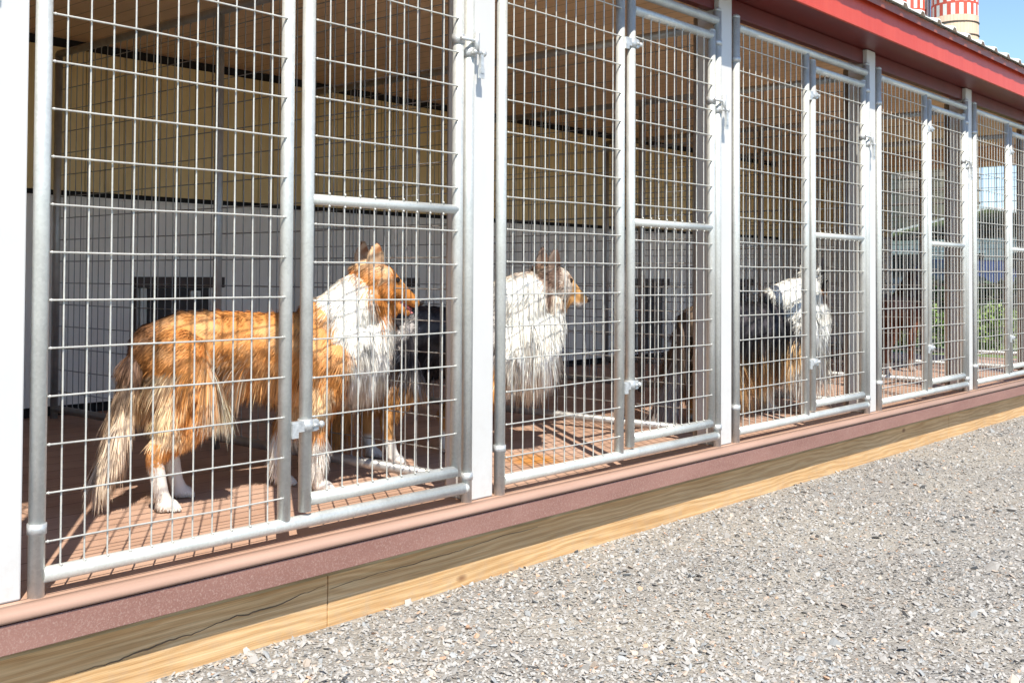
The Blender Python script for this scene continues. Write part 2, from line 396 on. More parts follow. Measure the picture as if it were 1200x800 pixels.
# ------------------------------------------------------------------ front panels with gates
PR = .0172; WR = .00225
def weld(mb, x, y, z, r=.0036): mb.ball((x, y, z), r, 6, 4)
def clampband(x, z, h=.026, y=0):
    e = MB(); e.tube((x, y, z-h/2), (x, y, z+h/2), PR+.0032, 16)
    e.tube((x+.012, y-.018, z), (x+.030, y-.018, z), .0045, 6)
    e.box(x+.010, x+.028, y-.014, y-.004, z-h/2, z+h/2)
    return e
def make_panel():
    t = empty('kennel_front_panel')
    def vp(x, za, zb, name='post_tube', cap=False):
        e = MB(); e.tube((x, 0, za), (x, 0, zb), PR, 16)
        if cap: e.ball((x, 0, zb), PR+.001, 16, 6, (1, 1, .7))
        return e.build(name, M['galv'], t)
    vp(0, ZD, 1.742, cap=True); vp(oE, ZD, 1.742, cap=True); vp(oB, .036, 1.690, 'mullion_tube')
    e = MB(); e.tube((PR*.6, 0, 1.700), (oE-PR*.6, 0, 1.700), PR, 16); e.build('top_rail', M['galv'], t)
    e = MB(); e.tube((PR*.6, -.002, .0255), (oE-PR*.6, -.002, .0255), PR, 16); e.ball((oE-.012, -.006, .0255), PR*.9, 10, 6); e.build('bottom_rail', M['galv'], t)
    e = MB()
    for i in range(11):
        x = .0485+.0535*i; e.wire((x, -.0075, .034), (x, -.0075, 1.690), WR, 6); weld(e, x, -.011, .042); weld(e, x, -.008, 1.686)
    for i in range(16):
        z = .0967+.1016*i; e.wire((PR*.7, -.0125, z), (oB-PR*.6, -.0125, z), WR, 6)
        weld(e, PR+.001, -.0125, z); weld(e, oB-PR-.001, -.0125, z)
    e.build('wire_mesh', M['wire'], t)
    # gate
    g = MB(); g.tube((oC, 0, .050), (oC, 0, 1.668), PR, 16); g.ball((oC, 0, 1.668), PR, 16, 6, (1, 1, .5))
    g.tube((oD, 0, .066), (oD, 0, 1.650), PR, 16); g.ball((oD, 0, 1.650), PR, 16, 6, (1, 1, .6))
    for z in (.080, 1.632): g.tube((oC+PR*.5, -.001, z), (oD-PR*.4, -.001, z), PR, 16)
    g.tube((oC+PR*.5, -.001, .859), (oD-PR*.4, -.001, .859), PR*.82, 16)
    gate = g.build('gate', M['galv'], t)
    e = MB()
    for i in range(9):
        x = oC+.0648+.0535*i; y = -.0075
        e.wire((x, y, .090), (x, y, .850), WR, 6); e.wire((x, y, .868), (x, y, 1.622), WR, 6)
        for z in (.098, .843, .876, 1.613): weld(e, x, y-.003, z)
    zs = [.194+.1*i for i in range(7)]+[.923+.1015*i for i in range(7)]
    for z in zs:
        e.wire((oC+PR*.6, -.0125, z), (oD-PR*.6, -.0125, z), WR, 6)
        weld(e, oC+PR+.001, -.0125, z); weld(e, oD-PR-.001, -.0125, z)
    e.build('wire_mesh', M['wire'], gate)
    for z in (.272, 1.508):
        e = clampband(oC, z, .032); e.box(oB+PR-.004, oC-PR+.002, -.016, -.006, z-.014, z+.014)
        e.box(oB+.010, oB+.030, -.020, -.008, z-.028, z+.010); e.tube((oC+PR+.004, -.010, z), (oC+PR+.024, -.010, z), .0055, 8)
        e.ball((oC+PR+.026, -.011, z), .0095, 10, 6); e.box(oC+PR-.002, oC+PR+.014, -.016, -.004, z-.013, z+.013)
        e.build('hinge', M['cast'], gate)
    zl = 1.345; e = MB()
    e.tube((oD, 0, zl+.012), (oD, 0, zl+.040), PR+.0035, 16)
    e.tube((oD-.012, -.022, zl+.026), (oE+.006, -.026, zl+.026), .0055, 8)
    e.tube((oE, 0, zl-.020), (oE, 0, zl+.006), PR+.0035, 16)
    e.tube((oE+.004, -.028, zl-.010), (oE+.004, -.030, zl+.050), .0085, 8)
    e.tube((oE-.014, -.030, zl-.008), (oE+.034, -.026, zl-.008), .0065, 8); e.ball((oE+.036, -.026, zl-.008), .011, 8, 6)
    e.box(oE+.018, oE+.030, -.034, -.024, zl-.070, zl-.014)
    e.box(oE+.012, oE+.036, -.032, -.027, zl-.085, zl-.055)
    e.build('latch', M['cast'], gate)
    for x, z in ((0, .125), (0, 1.566), (oE, .060), (oE, 1.610)):
        e = MB(); e.tube((x, 0, z-.011), (x, 0, z+.011), PR+.0028, 16); e.build('clamp', M['cast'], t)
    return t
wherep = {-1: 'just left of the frame', 0: 'before the orange dog, nearest',
          1: 'before the white ruffed dog', 2: 'before the black backed dog',
          3: 'between the fourth and fifth white posts', 4: 'just right of the fifth white post', 5: 'at the far end of the kennel'}
proto = make_panel()
for k in [0, 1, 2, 3, 4, 5, -1]:
    o = proto if k == 0 else copy_tree(proto)
    o.location = (A0+k*P, 0, 0)
    tag(o, 'galvanised wire front panel with gate, ' + wherep[k], 'fence panel', 'front gate panels of the kennel')

# ------------------------------------------------------------------ divider panels between the runs
def make_divider():
    t = empty('kennel_divider_panel')
    ys = (.135, 1.415, 2.735)
    for y in ys:
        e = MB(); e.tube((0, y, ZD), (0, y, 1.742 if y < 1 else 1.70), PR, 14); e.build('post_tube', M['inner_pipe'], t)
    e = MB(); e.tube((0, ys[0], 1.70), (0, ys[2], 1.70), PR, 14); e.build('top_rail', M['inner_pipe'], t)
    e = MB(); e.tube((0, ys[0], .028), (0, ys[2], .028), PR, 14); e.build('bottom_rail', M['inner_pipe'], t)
    e = MB()
    for a, b in ((ys[0], ys[1]), (ys[1], ys[2])):
        n = int((b-a)/.0533)
        for i in range(1, n):
            y = a+(b-a)*i/n; e.wire((.006, y, .038), (.006, y, 1.692), WR, 5); weld(e, .008, y, 1.684, .004); weld(e, .008, y, .044, .004)
        for i in range(16):
            z = .110+.1016*i; e.wire((.011, a+.01, z), (.011, b-.01, z), WR, 5)
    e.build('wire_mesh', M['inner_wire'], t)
    return t
dv = {0: 'leftmost, beside the orange and white dog', 1: 'between orange dog and white ruffed dog',
      2: 'between white ruffed dog and black backed dog', 3: 'right of the black backed dog', 4: 'behind the fifth white post',
      5: 'before the last run', 6: 'closing the far open end'}
dp = make_divider()
for k in [1, 0, 2, 3, 4, 5, 6]:
    o = dp if k == 1 else copy_tree(dp)
    o.location = (A0+k*P-.080 if k < 6 else X_R-.05, 0, 0)
    tag(o, 'mesh divider running back inside, ' + dv[k], 'divider panel', 'mesh dividers between the runs')

# ------------------------------------------------------------------ dogs
_b = bmesh.new(); bmesh.ops.create_icosphere(_b, subdivisions=2, radius=1)
ICO_V = np.array([v.co[:] for v in _b.verts]); ICO_F = np.array([[v.index for v in f.verts] for f in _b.faces]); _b.free()
def lerp(a, b, t): return a+(b-a)*t
def lobe(x, c, w): return np.exp(-((x-c)/w)**2)
def sstep(x, a, b):
    t = np.clip((x-a)/(b-a), 0, 1); return t*t*(3-2*t)

def make_dog(name, loc, heading, fx, head_yaw, palette, nblades, mouth_open=True, tail_up=0.0, seed=1, detail=True, feet=((.215, -.275), (.16, -.17)), belly=1.0, ruff=1.0, hs=0.0, extra=()):
    """dog in local coordinates: +x forward, -y towards the yard; paws on z = 0"""
    rng = np.random.default_rng(seed)
    root = empty(name, loc, heading)
    X = lambda x: x*fx[0]+fx[1]
    chains = []
    def ch(*p): chains.append(p)
    # (x, y, z, r, wy)
    ch((-.255,0,.465,.085,.85),(-.19,0,.470,.100,.85),(-.08,0,.470,.100,.86),(.06,0,.462,.100,.86),(.20,0,.445,.120,.85),(.33,0,.450,.120,.86))
    ch((.26,0,.500,.105,.85),(.33,0,.545,.098,.85),(.385+hs*.5,0,.610,.076,.9),(.430+hs,0,.655,.060,.95))
    for sy, xf, xh in ((-1, *feet[0]), (1, *feet[1])):
        ch((-.225,.060*sy,.440,.086,.8),(-.190,.076*sy,.345,.070,.8),(-.150,.085*sy,.275,.048,.8),(xh-.020,.085*sy,.185,.033,.8),(xh-.030,.085*sy,.150,.026,.9))
        ch((-.225,.080*sy,.340,.058,.8),(xh+.012,.085*sy,.235,.044,.8),(xh-.014,.085*sy,.175,.031,.9))
        ch((xh-.030,.085*sy,.150,.026,.9),(xh-.010,.085*sy,.055,.022,1),(xh,.085*sy,.030,.023,1))
        ch((xh-.005,.085*sy,.024,.022,1.2),(xh+.022,.085*sy,.018,.019,1.5))
        ch((.265,.070*sy,.410,.070,.8),(.225,.080*sy,.300,.044,.9),(xf-.008,.078*sy,.150,.025,1),(xf-.004,.078*sy,.045,.022,1))
        ch((xf,.078*sy,.024,.021,1.2),(xf+.026,.078*sy,.018,.0185,1.5))
        for q in (-.022, -.007, .008, .023):
            ch((xf+.030,.078*sy+q,.014,.0105,1),(xf+.045-abs(q)*.3,.078*sy+q,.0115,.0095,1)); ch((xh+.026,.085*sy+q,.014,.0105,1),(xh+.041-abs(q)*.3,.085*sy+q,.0115,.0095,1))
    tu = tail_up
    ch((-.285,0,.475,.040,1),(-.335,.0,.420+tu*.06,.030,1),(-.355,.0,.310+tu*.16,.026,1),(-.385,-.01,.215+tu*.26,.022,1),(-.435,-.02,.125+tu*.36,.012,1))
    ch((.395+hs*.6,0,.600,.078,.9),(.445+hs*.8,0,.575,.060,.9),(.440+hs*.7,0,.510,.078,.9),(.40+hs*.5,0,.44,.10,.85))
    hp = Vector((.430, 0, .640))
    for e_ in extra: ch(*e_)
    def H(x, y, z):      # head point, turned about the top of the neck
        v = Vector((x, y, z))-hp; v.rotate(Matrix.Rotation(head_yaw, 3, 'Z')); v += hp; v.x += hs
        return v
    def hch(*p):
        q = []
        for x, y, z, r, w in p:
            v = H(x, y, z); q.append((v.x, v.y, v.z, r, w))
        chains.append(q)
    hch((.435,0,.668,.064,.95),(.482,0,.662,.056,.95),(.520,0,.640,.043,.9),(.560,0,.620,.030,.85),(.604,0,.592,.0215,.9),(.612,0,.587,.020,.9))
    if mouth_open: hch((.478,0,.620,.030,.9),(.520,0,.590,.021,.85),(.582,0,.552,.0125,.9))
    else: hch((.478,0,.625,.030,.9),(.520,0,.605,.024,.85),(.590,0,.572,.0135,.9))
    hch((.465,-.030,.640,.030,.8),(.50,-.030,.622,.020,.8)); hch((.465,.030,.640,.030,.8),(.50,.030,.622,.020,.8))
    for s in (-1, 1):
        for q in (-.016, 0, .016):
            hch((.432+q*1.3,.038*s,.708,.0150,.7),(.432+q*1.25,.046*s,.745,.0120,.6),(.437+q*.45,.047*s,.778+(.010 if s>0 else 0),.0065,.6))
    SV = []
    for c in chains:
        for a, b in zip(c[:-1], c[1:]):
            pa = Vector(a[:3]); pb = Vector(b[:3]); L = (pb-pa).length; rr = min(a[3], b[3])
            n = max(1, int(L/(rr*.30)))
            for i in range(n+1):
                t = i/n; p = pa.lerp(pb, t); rr_ = lerp(a[3], b[3], t); SV.append(ICO_V*np.array([rr_, rr_*lerp(a[4], b[4], t), rr_])+np.array([X(p.x), p.y, p.z]))
    SF = (ICO_F[None]+(np.arange(len(SV))*len(ICO_V))[:, None, None]).reshape(-1, 3)
    tmp = fast_mesh('raw', np.concatenate(SV), SF, M['fur'])
    rm = tmp.modifiers.new('r', 'REMESH'); rm.mode = 'VOXEL'; rm.voxel_size = .0055 if detail else .009; rm.use_smooth_shade = True
    sm = tmp.modifiers.new('s', 'SMOOTH'); sm.factor = .5; sm.iterations = 5
    dg = bpy.context.evaluated_depsgraph_get(); ev = tmp.evaluated_get(dg)
    body_me = bpy.data.meshes.new_from_object(ev); body_me.name = 'body'
    bpy.data.objects.remove(tmp)
    nv = len(body_me.vertices); co = np.empty(nv*3, np.float32); body_me.vertices.foreach_get('co', co); co = co.reshape(-1, 3)
    # canonical coordinates (undo stretch) used by colour / flow / length fields
    def canon(P):
        Q = P.copy(); Q[:, 0] = (P[:, 0]-fx[1])/fx[0]
        # undo head turn so patterns stay on the head
        hm = sstep(Q[:, 2]*.8+Q[:, 0]-hs, .93, 1.02)
        c, s = math.cos(-head_yaw), math.sin(-head_yaw)
        dx, dy = Q[:, 0]-hp.x-hs, Q[:, 1]-hp.y
        Q2 = Q.copy(); Q2[:, 0] = hp.x+c*dx-s*dy; Q2[:, 1] = hp.y+s*dx+c*dy
        return Q*(1-hm[:, None])+Q2*hm[:, None]
    a = body_me.color_attributes.new('col', 'FLOAT_COLOR', 'POINT'); c4 = np.ones((nv, 4), np.float32)
    c4[:, :3] = palette(canon(co), rng)*.9; a.data.foreach_set('color', c4.ravel())
    body_me.materials.clear(); body_me.materials.append(M['fur'])
    body = bpy.data.objects.new('body', body_me); COL.objects.link(body); body.parent = root
    # ---- coat: many tapered locks rooted in the skin
    body_me.calc_loop_triangles(); nt_ = len(body_me.loop_triangles)
    tri = np.empty(nt_*3, np.int32); body_me.loop_triangles.foreach_get('vertices', tri); tri = tri.reshape(-1, 3)
    p0, p1, p2 = co[tri[:, 0]], co[tri[:, 1]], co[tri[:, 2]]
    cr = np.cross(p1-p0, p2-p0); ar = np.linalg.norm(cr, axis=1); nrm = cr/(ar[:, None]+1e-12)
    cen = canon((p0+p1+p2)/3)
    # fewer locks where the coat is short
    L0 = coat_len(cen); wgt = ar*(.55+np.clip(L0/.05, 0, 1.2))
    idx = rng.choice(nt_, nblades, p=wgt/wgt.sum())
    u = rng.random((nblades, 2)); fl = u.sum(1) > 1; u[fl] = 1-u[fl]
    Pp = p0[idx]+(p1-p0)[idx]*u[:, :1]+(p2-p0)[idx]*u[:, 1:]; Nn = nrm[idx]
    Cn = canon(Pp)
    L = coat_len(Cn)*np.where(Cn[:, 2] < .42, rng.beta(2.0, 3.2, nblades)*1.7, rng.uniform(.7, 1.1, nblades))*np.where(Cn[:, 2] < .38, belly, 1)*np.where((Cn[:, 0] > .25) & (Cn[:, 2] < .62), ruff, 1)
    D = coat_flow(Cn, Nn)
    # clumping noise: neighbouring locks lean the same way
    def vn(Q, f, ph): return np.stack([np.sin(Q@np.array([f, 1.7*f, .6*f])+ph)+np.sin(Q@np.array([-.7*f, .9*f, 1.9*f])+ph*2), np.sin(Q@np.array([1.3*f, -f, 1.1*f])+ph*3), np.sin(Q@np.array([.8*f, 1.5*f, -1.2*f])+ph*4)+np.cos(Q@np.array([2.1*f, .3*f, .9*f])+ph)], 1)
    ph = rng.uniform(0, 6)
    D = D+vn(Cn, 26, ph)*.13+vn(Cn, 70, ph+1)*.08+rng.normal(0, .07, (nblades, 3))
    D -= Nn*np.minimum((D*Nn).sum(1, keepdims=True), 0)*1.0
    D += Nn*(.03+.06*rng.random((nblades, 1)))*np.where(L[:, None] > .045, 2.4, 1)
    D /= np.linalg.norm(D, axis=1, keepdims=True)
    G = np.array([0, 0, -1.0]); droop = np.clip(L/.09, 0, 1)[:, None]*.55
    side = np.cross(D, Nn+rng.normal(0, .30, Nn.shape)); side /= np.linalg.norm(side, axis=1, keepdims=True)+1e-9
    w = (.0007+.0062*np.clip(L, 0, .1))[:, None]*rng.uniform(.6, 1.3, (nblades, 1))
    q0 = Pp-Nn*.002; q1 = q0+D*L[:, None]*.45; d2 = D+G*droop; d2 /= np.linalg.norm(d2, axis=1, keepdims=True)
    q2 = q1+d2*L[:, None]*.33; d3 = d2+G*droop*.6; d3 /= np.linalg.norm(d3, axis=1, keepdims=True); q3 = q2+d3*L[:, None]*.27
    # keep tips above the deck
    for q in (q1, q2, q3): q[:, 2] = np.maximum(q[:, 2], .004)
    V = np.stack([q0-side*w*.8, q0+side*w*.8, q1-side*w, q1+side*w, q2-side*w*.7, q2+side*w*.7, q3], 1).reshape(-1, 3)
    base = (np.arange(nblades)*7)[:, None]
    T = np.concatenate([base+np.array([[0, 1, 3]]), base+np.array([[0, 3, 2]]), base+np.array([[2, 3, 5]]), base+np.array([[2, 5, 4]]), base+np.array([[4, 5, 6]])], 0)
    C = palette(Cn, rng)*rng.uniform(.84, 1.16, (nblades, 1))*(1+.07*vn(Cn, 30, ph)[:, :1])
    C = np.clip(C, .008, .92)
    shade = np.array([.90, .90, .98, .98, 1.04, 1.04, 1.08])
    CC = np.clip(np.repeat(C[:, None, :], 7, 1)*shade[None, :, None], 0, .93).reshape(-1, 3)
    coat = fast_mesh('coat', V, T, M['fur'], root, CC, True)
    NN = Nn+D*.15+rng.normal(0, .22, Nn.shape)+vn(Cn, 48, ph+2)*.10; NN /= np.linalg.norm(NN, axis=1, keepdims=True)
    coat.data.normals_split_custom_set_from_vertices(np.repeat(NN, 7, 0).tolist())
    # ---- face parts
    for s in (-1, 1):
        e = MB(); v = H(.519, .0385*s, .664); e.ball((X(v.x), v.y, v.z), .0100, 12, 8); e.build('eye', M['eye'], root)
    e = MB(); v = H(.634, 0, .589); e.ball((X(v.x), v.y, v.z), .0150, 12, 8, (1, .95, .85)); e.build('nose', M['nose'], root)
    if mouth_open:
        e = MB()
        for i in range(9):
            v = H(.520+.0085*i, 0, .602-.0048*i); e.ball((X(v.x), v.y, v.z), .0175-.0009*i, 8, 6, (1, .95, .8))
        e.build('mouth', M['mouth'], root)
        e = MB()
        for i in range(9):
            v = H(.535+.0075*i, 0, .588-.0038*i-.0006*max(0, i-5)**2); e.ball((X(v.x), v.y, v.z), .0125-.0003*i, 8, 6, (1, .85, .4))
        e.build('tongue', M['tongue'], root)
    return root

def coat_len(Q):
    x, y, z = Q[:, 0], Q[:, 1], Q[:, 2]
    L = np.full(len(Q), .036)
    L = np.where((z < .42) & (x > -.17) & (x < -.02), .030+.085*sstep(z, .25, .35), L); L = np.where((z < .39) & (x >= -.02) & (x < .19), .075, L)                    # belly feathering
    L = L+ .055*lobe(x, .40, .11)*sstep(.60-z, -.05, .10)*(x < .60)              # ruff / mane
    L = np.where((x < -.215) & (z > .22) & (z < .40), .030+.055*sstep(z, .24, .34), L)                     # breeches
    L = np.where((x < -.33) & (z < .47), .075, L)                                 # tail
    leg = sstep(.235-z, .0, .11)
    L = L*(1-leg)+.013*leg
    L = np.where((x < -.36) & (z < .47), .080*sstep(z, -.03, .14)+.012, L)
    fl = (z < .34) & (z > .08) & (x > .12) & (x < .30)
    L = np.where(fl & (x < .225), .05, L)                                         # feathers behind the front legs
    head = sstep(Q[:, 0]*.75+Q[:, 2], .985, 1.04)
    L = L*(1-head)+(.030-.014*sstep(x, .455, .49))*head; ck = sstep(.53-x, 0, .05)*sstep(.69-z, 0, .04)*head; L = L+.022*ck
    muz = sstep(x, .525, .56)*sstep(z, .50, .54); L = L*(1-muz)+.0055*muz
    ear = (z > .715); L = np.where(ear, .009, L)
    return L
def coat_flow(Q, Nn):
    x, y, z = Q[:, 0], Q[:, 1], Q[:, 2]
    D = np.tile(np.array([-.80, 0, -.55]), (len(Q), 1))
    low = sstep(.46-z, 0, .12)[:, None]; D = D*(1-low)+np.array([-.30, 0, -1.0])*low
    ruff = (lobe(x, .44, .13)*(x < .6)*sstep(.66-z, 0, .1))[:, None]; D = D*(1-ruff)+np.array([.02, 0, -1.0])*ruff
    tail = ((x < -.33) & (z < .47))[:, None]; D = np.where(tail, np.array([-.22, 0, -1.0]), D)
    leg = sstep(.22-z, 0, .06)[:, None]*(~tail); D = D*(1-leg)+np.array([.02, 0, -1.0])*leg
    head = sstep(x*.75+z, .99, 1.04)[:, None]; D = D*(1-head)+np.array([-.85, 0, .10])*head
    ear = (z > .715)[:, None]; D = np.where(ear, np.array([-.1, 0, 1.0]), D)
    return D
def mixarr(c, m, d): return c*(1-m[:, None])+np.array(d)*m[:, None]
def patch(Q, f, ph):
    return .5+.5*np.sin(f*Q[:, 0]+ph+1.7*np.sin(f*.8*Q[:, 2]+ph))*np.cos(f*1.1*Q[:, 2]-ph+1.3*np.sin(f*Q[:, 0]*.7))
def pal_sable(Q, rng):
    x, y, z = Q[:, 0], Q[:, 1], Q[:, 2]; n = len(Q); j = rng.normal(0, .012, n)
    c = np.tile(np.array([.66, .285, .080]), (n, 1))
    c = mixarr(c, .55*sstep(patch(Q, 30, 1.3), .35, .8), (.86, .51, .235))
    c = mixarr(c, .85*sstep(.375-z+j*2, 0, .05)*(x > -.02)*(x < .24)*(z > .25), (.90, .66, .40))
    c = mixarr(c, .95*sstep(x+.165+j, 0, .03)*sstep(.01-x, 0, .04)*sstep(.43-z+j*2, 0, .05)*(z > .24), (.92, .80, .62))       # pale belly feathers
    c = mixarr(c, .8*sstep(-.225-x+j, 0, .03)*(z < .41)*(z > .2), (.90, .70, .46))                  # breeches
    c = mixarr(c, .85*sstep(-.225-x+j, 0, .07)*sstep(z, .40, .50), (.13, .06, .03)); c = mixarr(c, .85*lobe(y, 0, .035)*sstep(-.06-x+j, 0, .06)*(z > .45), (.14, .07, .04))                 # dark rump edge
    c = mixarr(c, .8*lobe(x+j*.6, .170, .018)*sstep(z, .40, .46), (.07, .045, .035))                 # dark mark behind the collar
    # white collar and chest
    wh = sstep(x-.255+j+.30*(np.clip(z, 0, .60)-.52), 0, .035)*(1-sstep(x*.75+z, .985, 1.01))
    wh = np.maximum(wh, sstep(x-.33+j, 0, .03)*(z < .60)*(z > .12))
    orange = sstep(.485-z+j, 0, .03)*sstep(.300-x+j, 0, .03)*(z > .22); wh = wh*(1-orange)
    c = mixarr(c, wh, (.90, .86, .79))
    c = mixarr(c, .5*wh*sstep(patch(Q, 55, 2.2), .62, .85)*(z < .5), (.36, .24, .17))
    hd = np.maximum(sstep(x*.75+z, .995, 1.02), sstep(x, .485, .505)*sstep(z, .53, .545)); hd = np.maximum(hd, sstep(x-(.345+.47*(.70-z))+j, 0, .03)*sstep(z+j, .54, .575))
    c = mixarr(c, hd, (.66, .26, .06)); c = mixarr(c, .8*(z > .722), (.24, .085, .035)); c = mixarr(c, .5*hd*sstep(patch(Q, 75, .5), .6, .85)*(x < .50), (.86, .60, .36))
    c = mixarr(c, .6*hd*lobe(z-.58*(1.24-x)+.0, .25, .03)*(x < .5), (.80, .62, .42))
    # white feet
    c = mixarr(c, sstep(.145-z+j, 0, .02)*(x > -.34), (.82, .77, .70)); c = mixarr(c, sstep(.21-z+j, 0, .02)*(x > .05), (.82, .77, .70))
    tl = (x < -.33)&(z < .46)
    c = np.where(tl[:, None], mixarr(c, sstep(.36-z+j*2, 0, .06), (.72, .58, .44)), c)
    c = mixarr(c, tl*.8*sstep(z, .33, .38)*1., (.12, .08, .07))
    return c
def pal_merle(Q, rng):
    x, y, z = Q[:, 0], Q[:, 1], Q[:, 2]; n = len(Q); j = rng.normal(0, .014, n)
    c = np.tile(np.array([.50, .46, .44]), (n, 1))
    c = mixarr(c, sstep(patch(Q, 38, .4), .45, .62), (.05, .045, .05))
    c = mixarr(c, .9*sstep(x+.16+j, 0, .05)*sstep(.22-x, 0, .1)*(z > .36), (.028, .026, .03))
    c = mixarr(c, sstep(.36-z+j, 0, .05), (.55, .27, .09))
    wh = sstep(x-.215+j, 0, .04)*(z > .20)*(z < .70); c = mixarr(c, wh, (.90, .86, .78))
    c = mixarr(c, .35*wh*sstep(patch(Q, 60, 1.2), .66, .9), (.60, .52, .42))
    hd = sstep(x-(.395+.35*(.70-z))+j*.5, 0, .025)*sstep(z, .565, .585); c = mixarr(c, hd, (.74, .64, .54)); c = mixarr(c, .8*hd*sstep(patch(Q, 70, 2), .62, .8), (.26, .14, .08)); c = mixarr(c, .6*(1-hd)*sstep(z, .66, .69)*(x > .2), (.38, .26, .19))
    c = mixarr(c, .8*hd*lobe(x, .455, .022)*(z > .60), (.14, .07, .045)); c = mixarr(c, hd*(z > .718)*.9, (.085, .05, .035)); c = mixarr(c, .75*hd*lobe(x, .445, .02)*(z > .64), (.15, .08, .05)); c = mixarr(c, sstep(x, .52, .54)*hd, (.68, .36, .13))
    c = mixarr(c, sstep(.10-z, 0, .02)*1., (.80, .76, .70))
    return c
def pal_tri(Q, rng):
    x, y, z = Q[:, 0], Q[:, 1], Q[:, 2]; n = len(Q); j = rng.normal(0, .014, n)
    c = np.tile(np.array([.020, .018, .021]), (n, 1))
    c = mixarr(c, .4*sstep(patch(Q, 60, .4), .6, .9), (.12, .10, .11))
    c = mixarr(c, .7*sstep(-.20-x+j, 0, .05), (.22, .15, .10))
    c = mixarr(c, sstep(.375-z+j, 0, .04)*(x > -.22), (.80, .50, .23)); c = mixarr(c, sstep(.27-z+j, 0, .05)*(x > .0), (.86, .70, .46)); c = mixarr(c, sstep(.22-z+j, 0, .03)*(x < -.1)*(x > -.32), (.66, .33, .08))
    wh = np.maximum(sstep(x-.225+j+.55*(z-.45), 0, .035)*(z > .0)*(z < .74), sstep(x-.205+j, 0, .02)*(z < .31)); c = mixarr(c, wh, (.90, .87, .80))
    hd = sstep(x-(.405+.30*(.70-z))+j*.5, 0, .02)*sstep(z, .575, .60); c = mixarr(c, hd, (.03, .025, .028)); c = mixarr(c, hd*lobe(y, 0, .012)*(x > .5), (.8, .75, .68))
    c = mixarr(c, hd*sstep(.635-z, 0, .02)*.8, (.45, .2, .07))
    c = mixarr(c, sstep(.13-z, 0, .02)*(x > .05), (.82, .78, .72)); c = mixarr(c, sstep(.05-z, 0, .02), (.78, .72, .64))
    c = mixarr(c, ((x < -.36)&(z < .34))*.7, (.42, .36, .34))
    return c
def pal_mahog(Q, rng):
    x, y, z = Q[:, 0], Q[:, 1], Q[:, 2]; n = len(Q); j = rng.normal(0, .014, n)
    c = np.tile(np.array([.17, .055, .025]), (n, 1)); c = mixarr(c, sstep(z, .5, .56), (.06, .03, .02))
    c = mixarr(c, sstep(x-.36+j, 0, .04)*(z < .5), (.62, .52, .42)); c = mixarr(c, sstep(.10-z, 0, .02)*1., (.6, .5, .42))
    return c

d = make_dog('dog', (2.0, .56, ZD), R(-12), (1.0, 0.0), 0.0, pal_sable, 320000, True, 0, 3)
tag(d, 'orange and white long haired collie standing at the first gate, mouth slightly open', 'dog', 'dogs in the kennel')
d = make_dog('dog', (2.875, .635, ZD), R(-27), (.92, .035), R(8), pal_merle, 160000, False, 0, 5, feet=((.10, -.215), (.06, -.255)), ruff=1.35, hs=.05, extra=((( .28,0,.585,.085,.9),(.36,0,.615,.082,.9),(.405,0,.64,.060,.95)), ((.28,0,.42,.118,.85),(.38,0,.43,.112,.85),(.430,0,.52,.080,.9))))
tag(d, 'collie with big white ruff, dark body and orange muzzle, between the second and third posts', 'dog', 'dogs in the kennel')
d = make_dog('dog', (4.68, .38, ZD), R(-13), (1.22, .05), R(25), pal_tri, 130000, False, 0, 8, feet=((.30, -.27), (.24, -.20)), belly=2.3, ruff=1.2, extra=(((.22,0,.56,.09,.95),(.30,0,.595,.082,.95),(.355,0,.615,.066,.95)), ((.28,0,.50,.112,.9),(.375,0,.53,.088,.9)), ((-.1,0,.42,.12,1),(.12,0,.42,.125,1.05))))
tag(d, 'black backed collie with tan belly and white neck, head turned away', 'dog', 'dogs in the kennel')
d = make_dog('dog', (7.70, .84, ZD), R(2), (1.05, .0), R(10), pal_mahog, 22000, False, .6, 9, detail=False)
tag(d, 'dark reddish brown dog deep in a far run beyond the black backed dog', 'dog', 'dogs in the kennel')

# ------------------------------------------------------------------ ground
def ground_mat(name, c0, c1, c2, scale=60):
    m, nt, b = new_mat(name); v = coords(nt)
    vo = N(nt, 'ShaderNodeTexVoronoi'); vo.inputs['Scale'].default_value = scale; nt.links.new(v, vo.inputs[0])
    vo.inputs['Randomness'].default_value = 1
    sep = N(nt, 'ShaderNodeSeparateColor'); nt.links.new(vo.outputs['Color'], sep.inputs[0])
    r = ramp(nt, sep.outputs[0], [(0, c0), (.5, c1), (1, c2)])
    n1 = noise(nt, v, 1.7, 5); r1 = ramp(nt, n1, [(.35, (.86, .86, .88)), (.65, (1.08, 1.05, 1.0))])
    nt.links.new(mixc(nt, 1.0, r.outputs[0], r1.outputs[0], 'MULTIPLY'), b.inputs['Base Color'])
    b.inputs['Roughness'].default_value = .9
    ed = N(nt, 'ShaderNodeMath', operation='ADD'); nt.links.new(vo.outputs['Distance'], ed.inputs[0]); nt.links.new(noise(nt, v, 240, 3), ed.inputs[1])
    bm_ = bump(nt, b, ed.outputs[0], .9, .006); bm_.invert = True
    return m
m = MB(); m.box(-60, 400, -200, 300, ZG-1.5, ZG-.02)
tag(m.build('ground', mat_noise('field_grass', (.10, .16, .04), (.20, .24, .08), 3, .9, detail=8)), kind='structure')
M['gravel_base'] = ground_mat('gravel_base', (.26, .245, .22), (.34, .32, .285), (.42, .40, .36), 110)
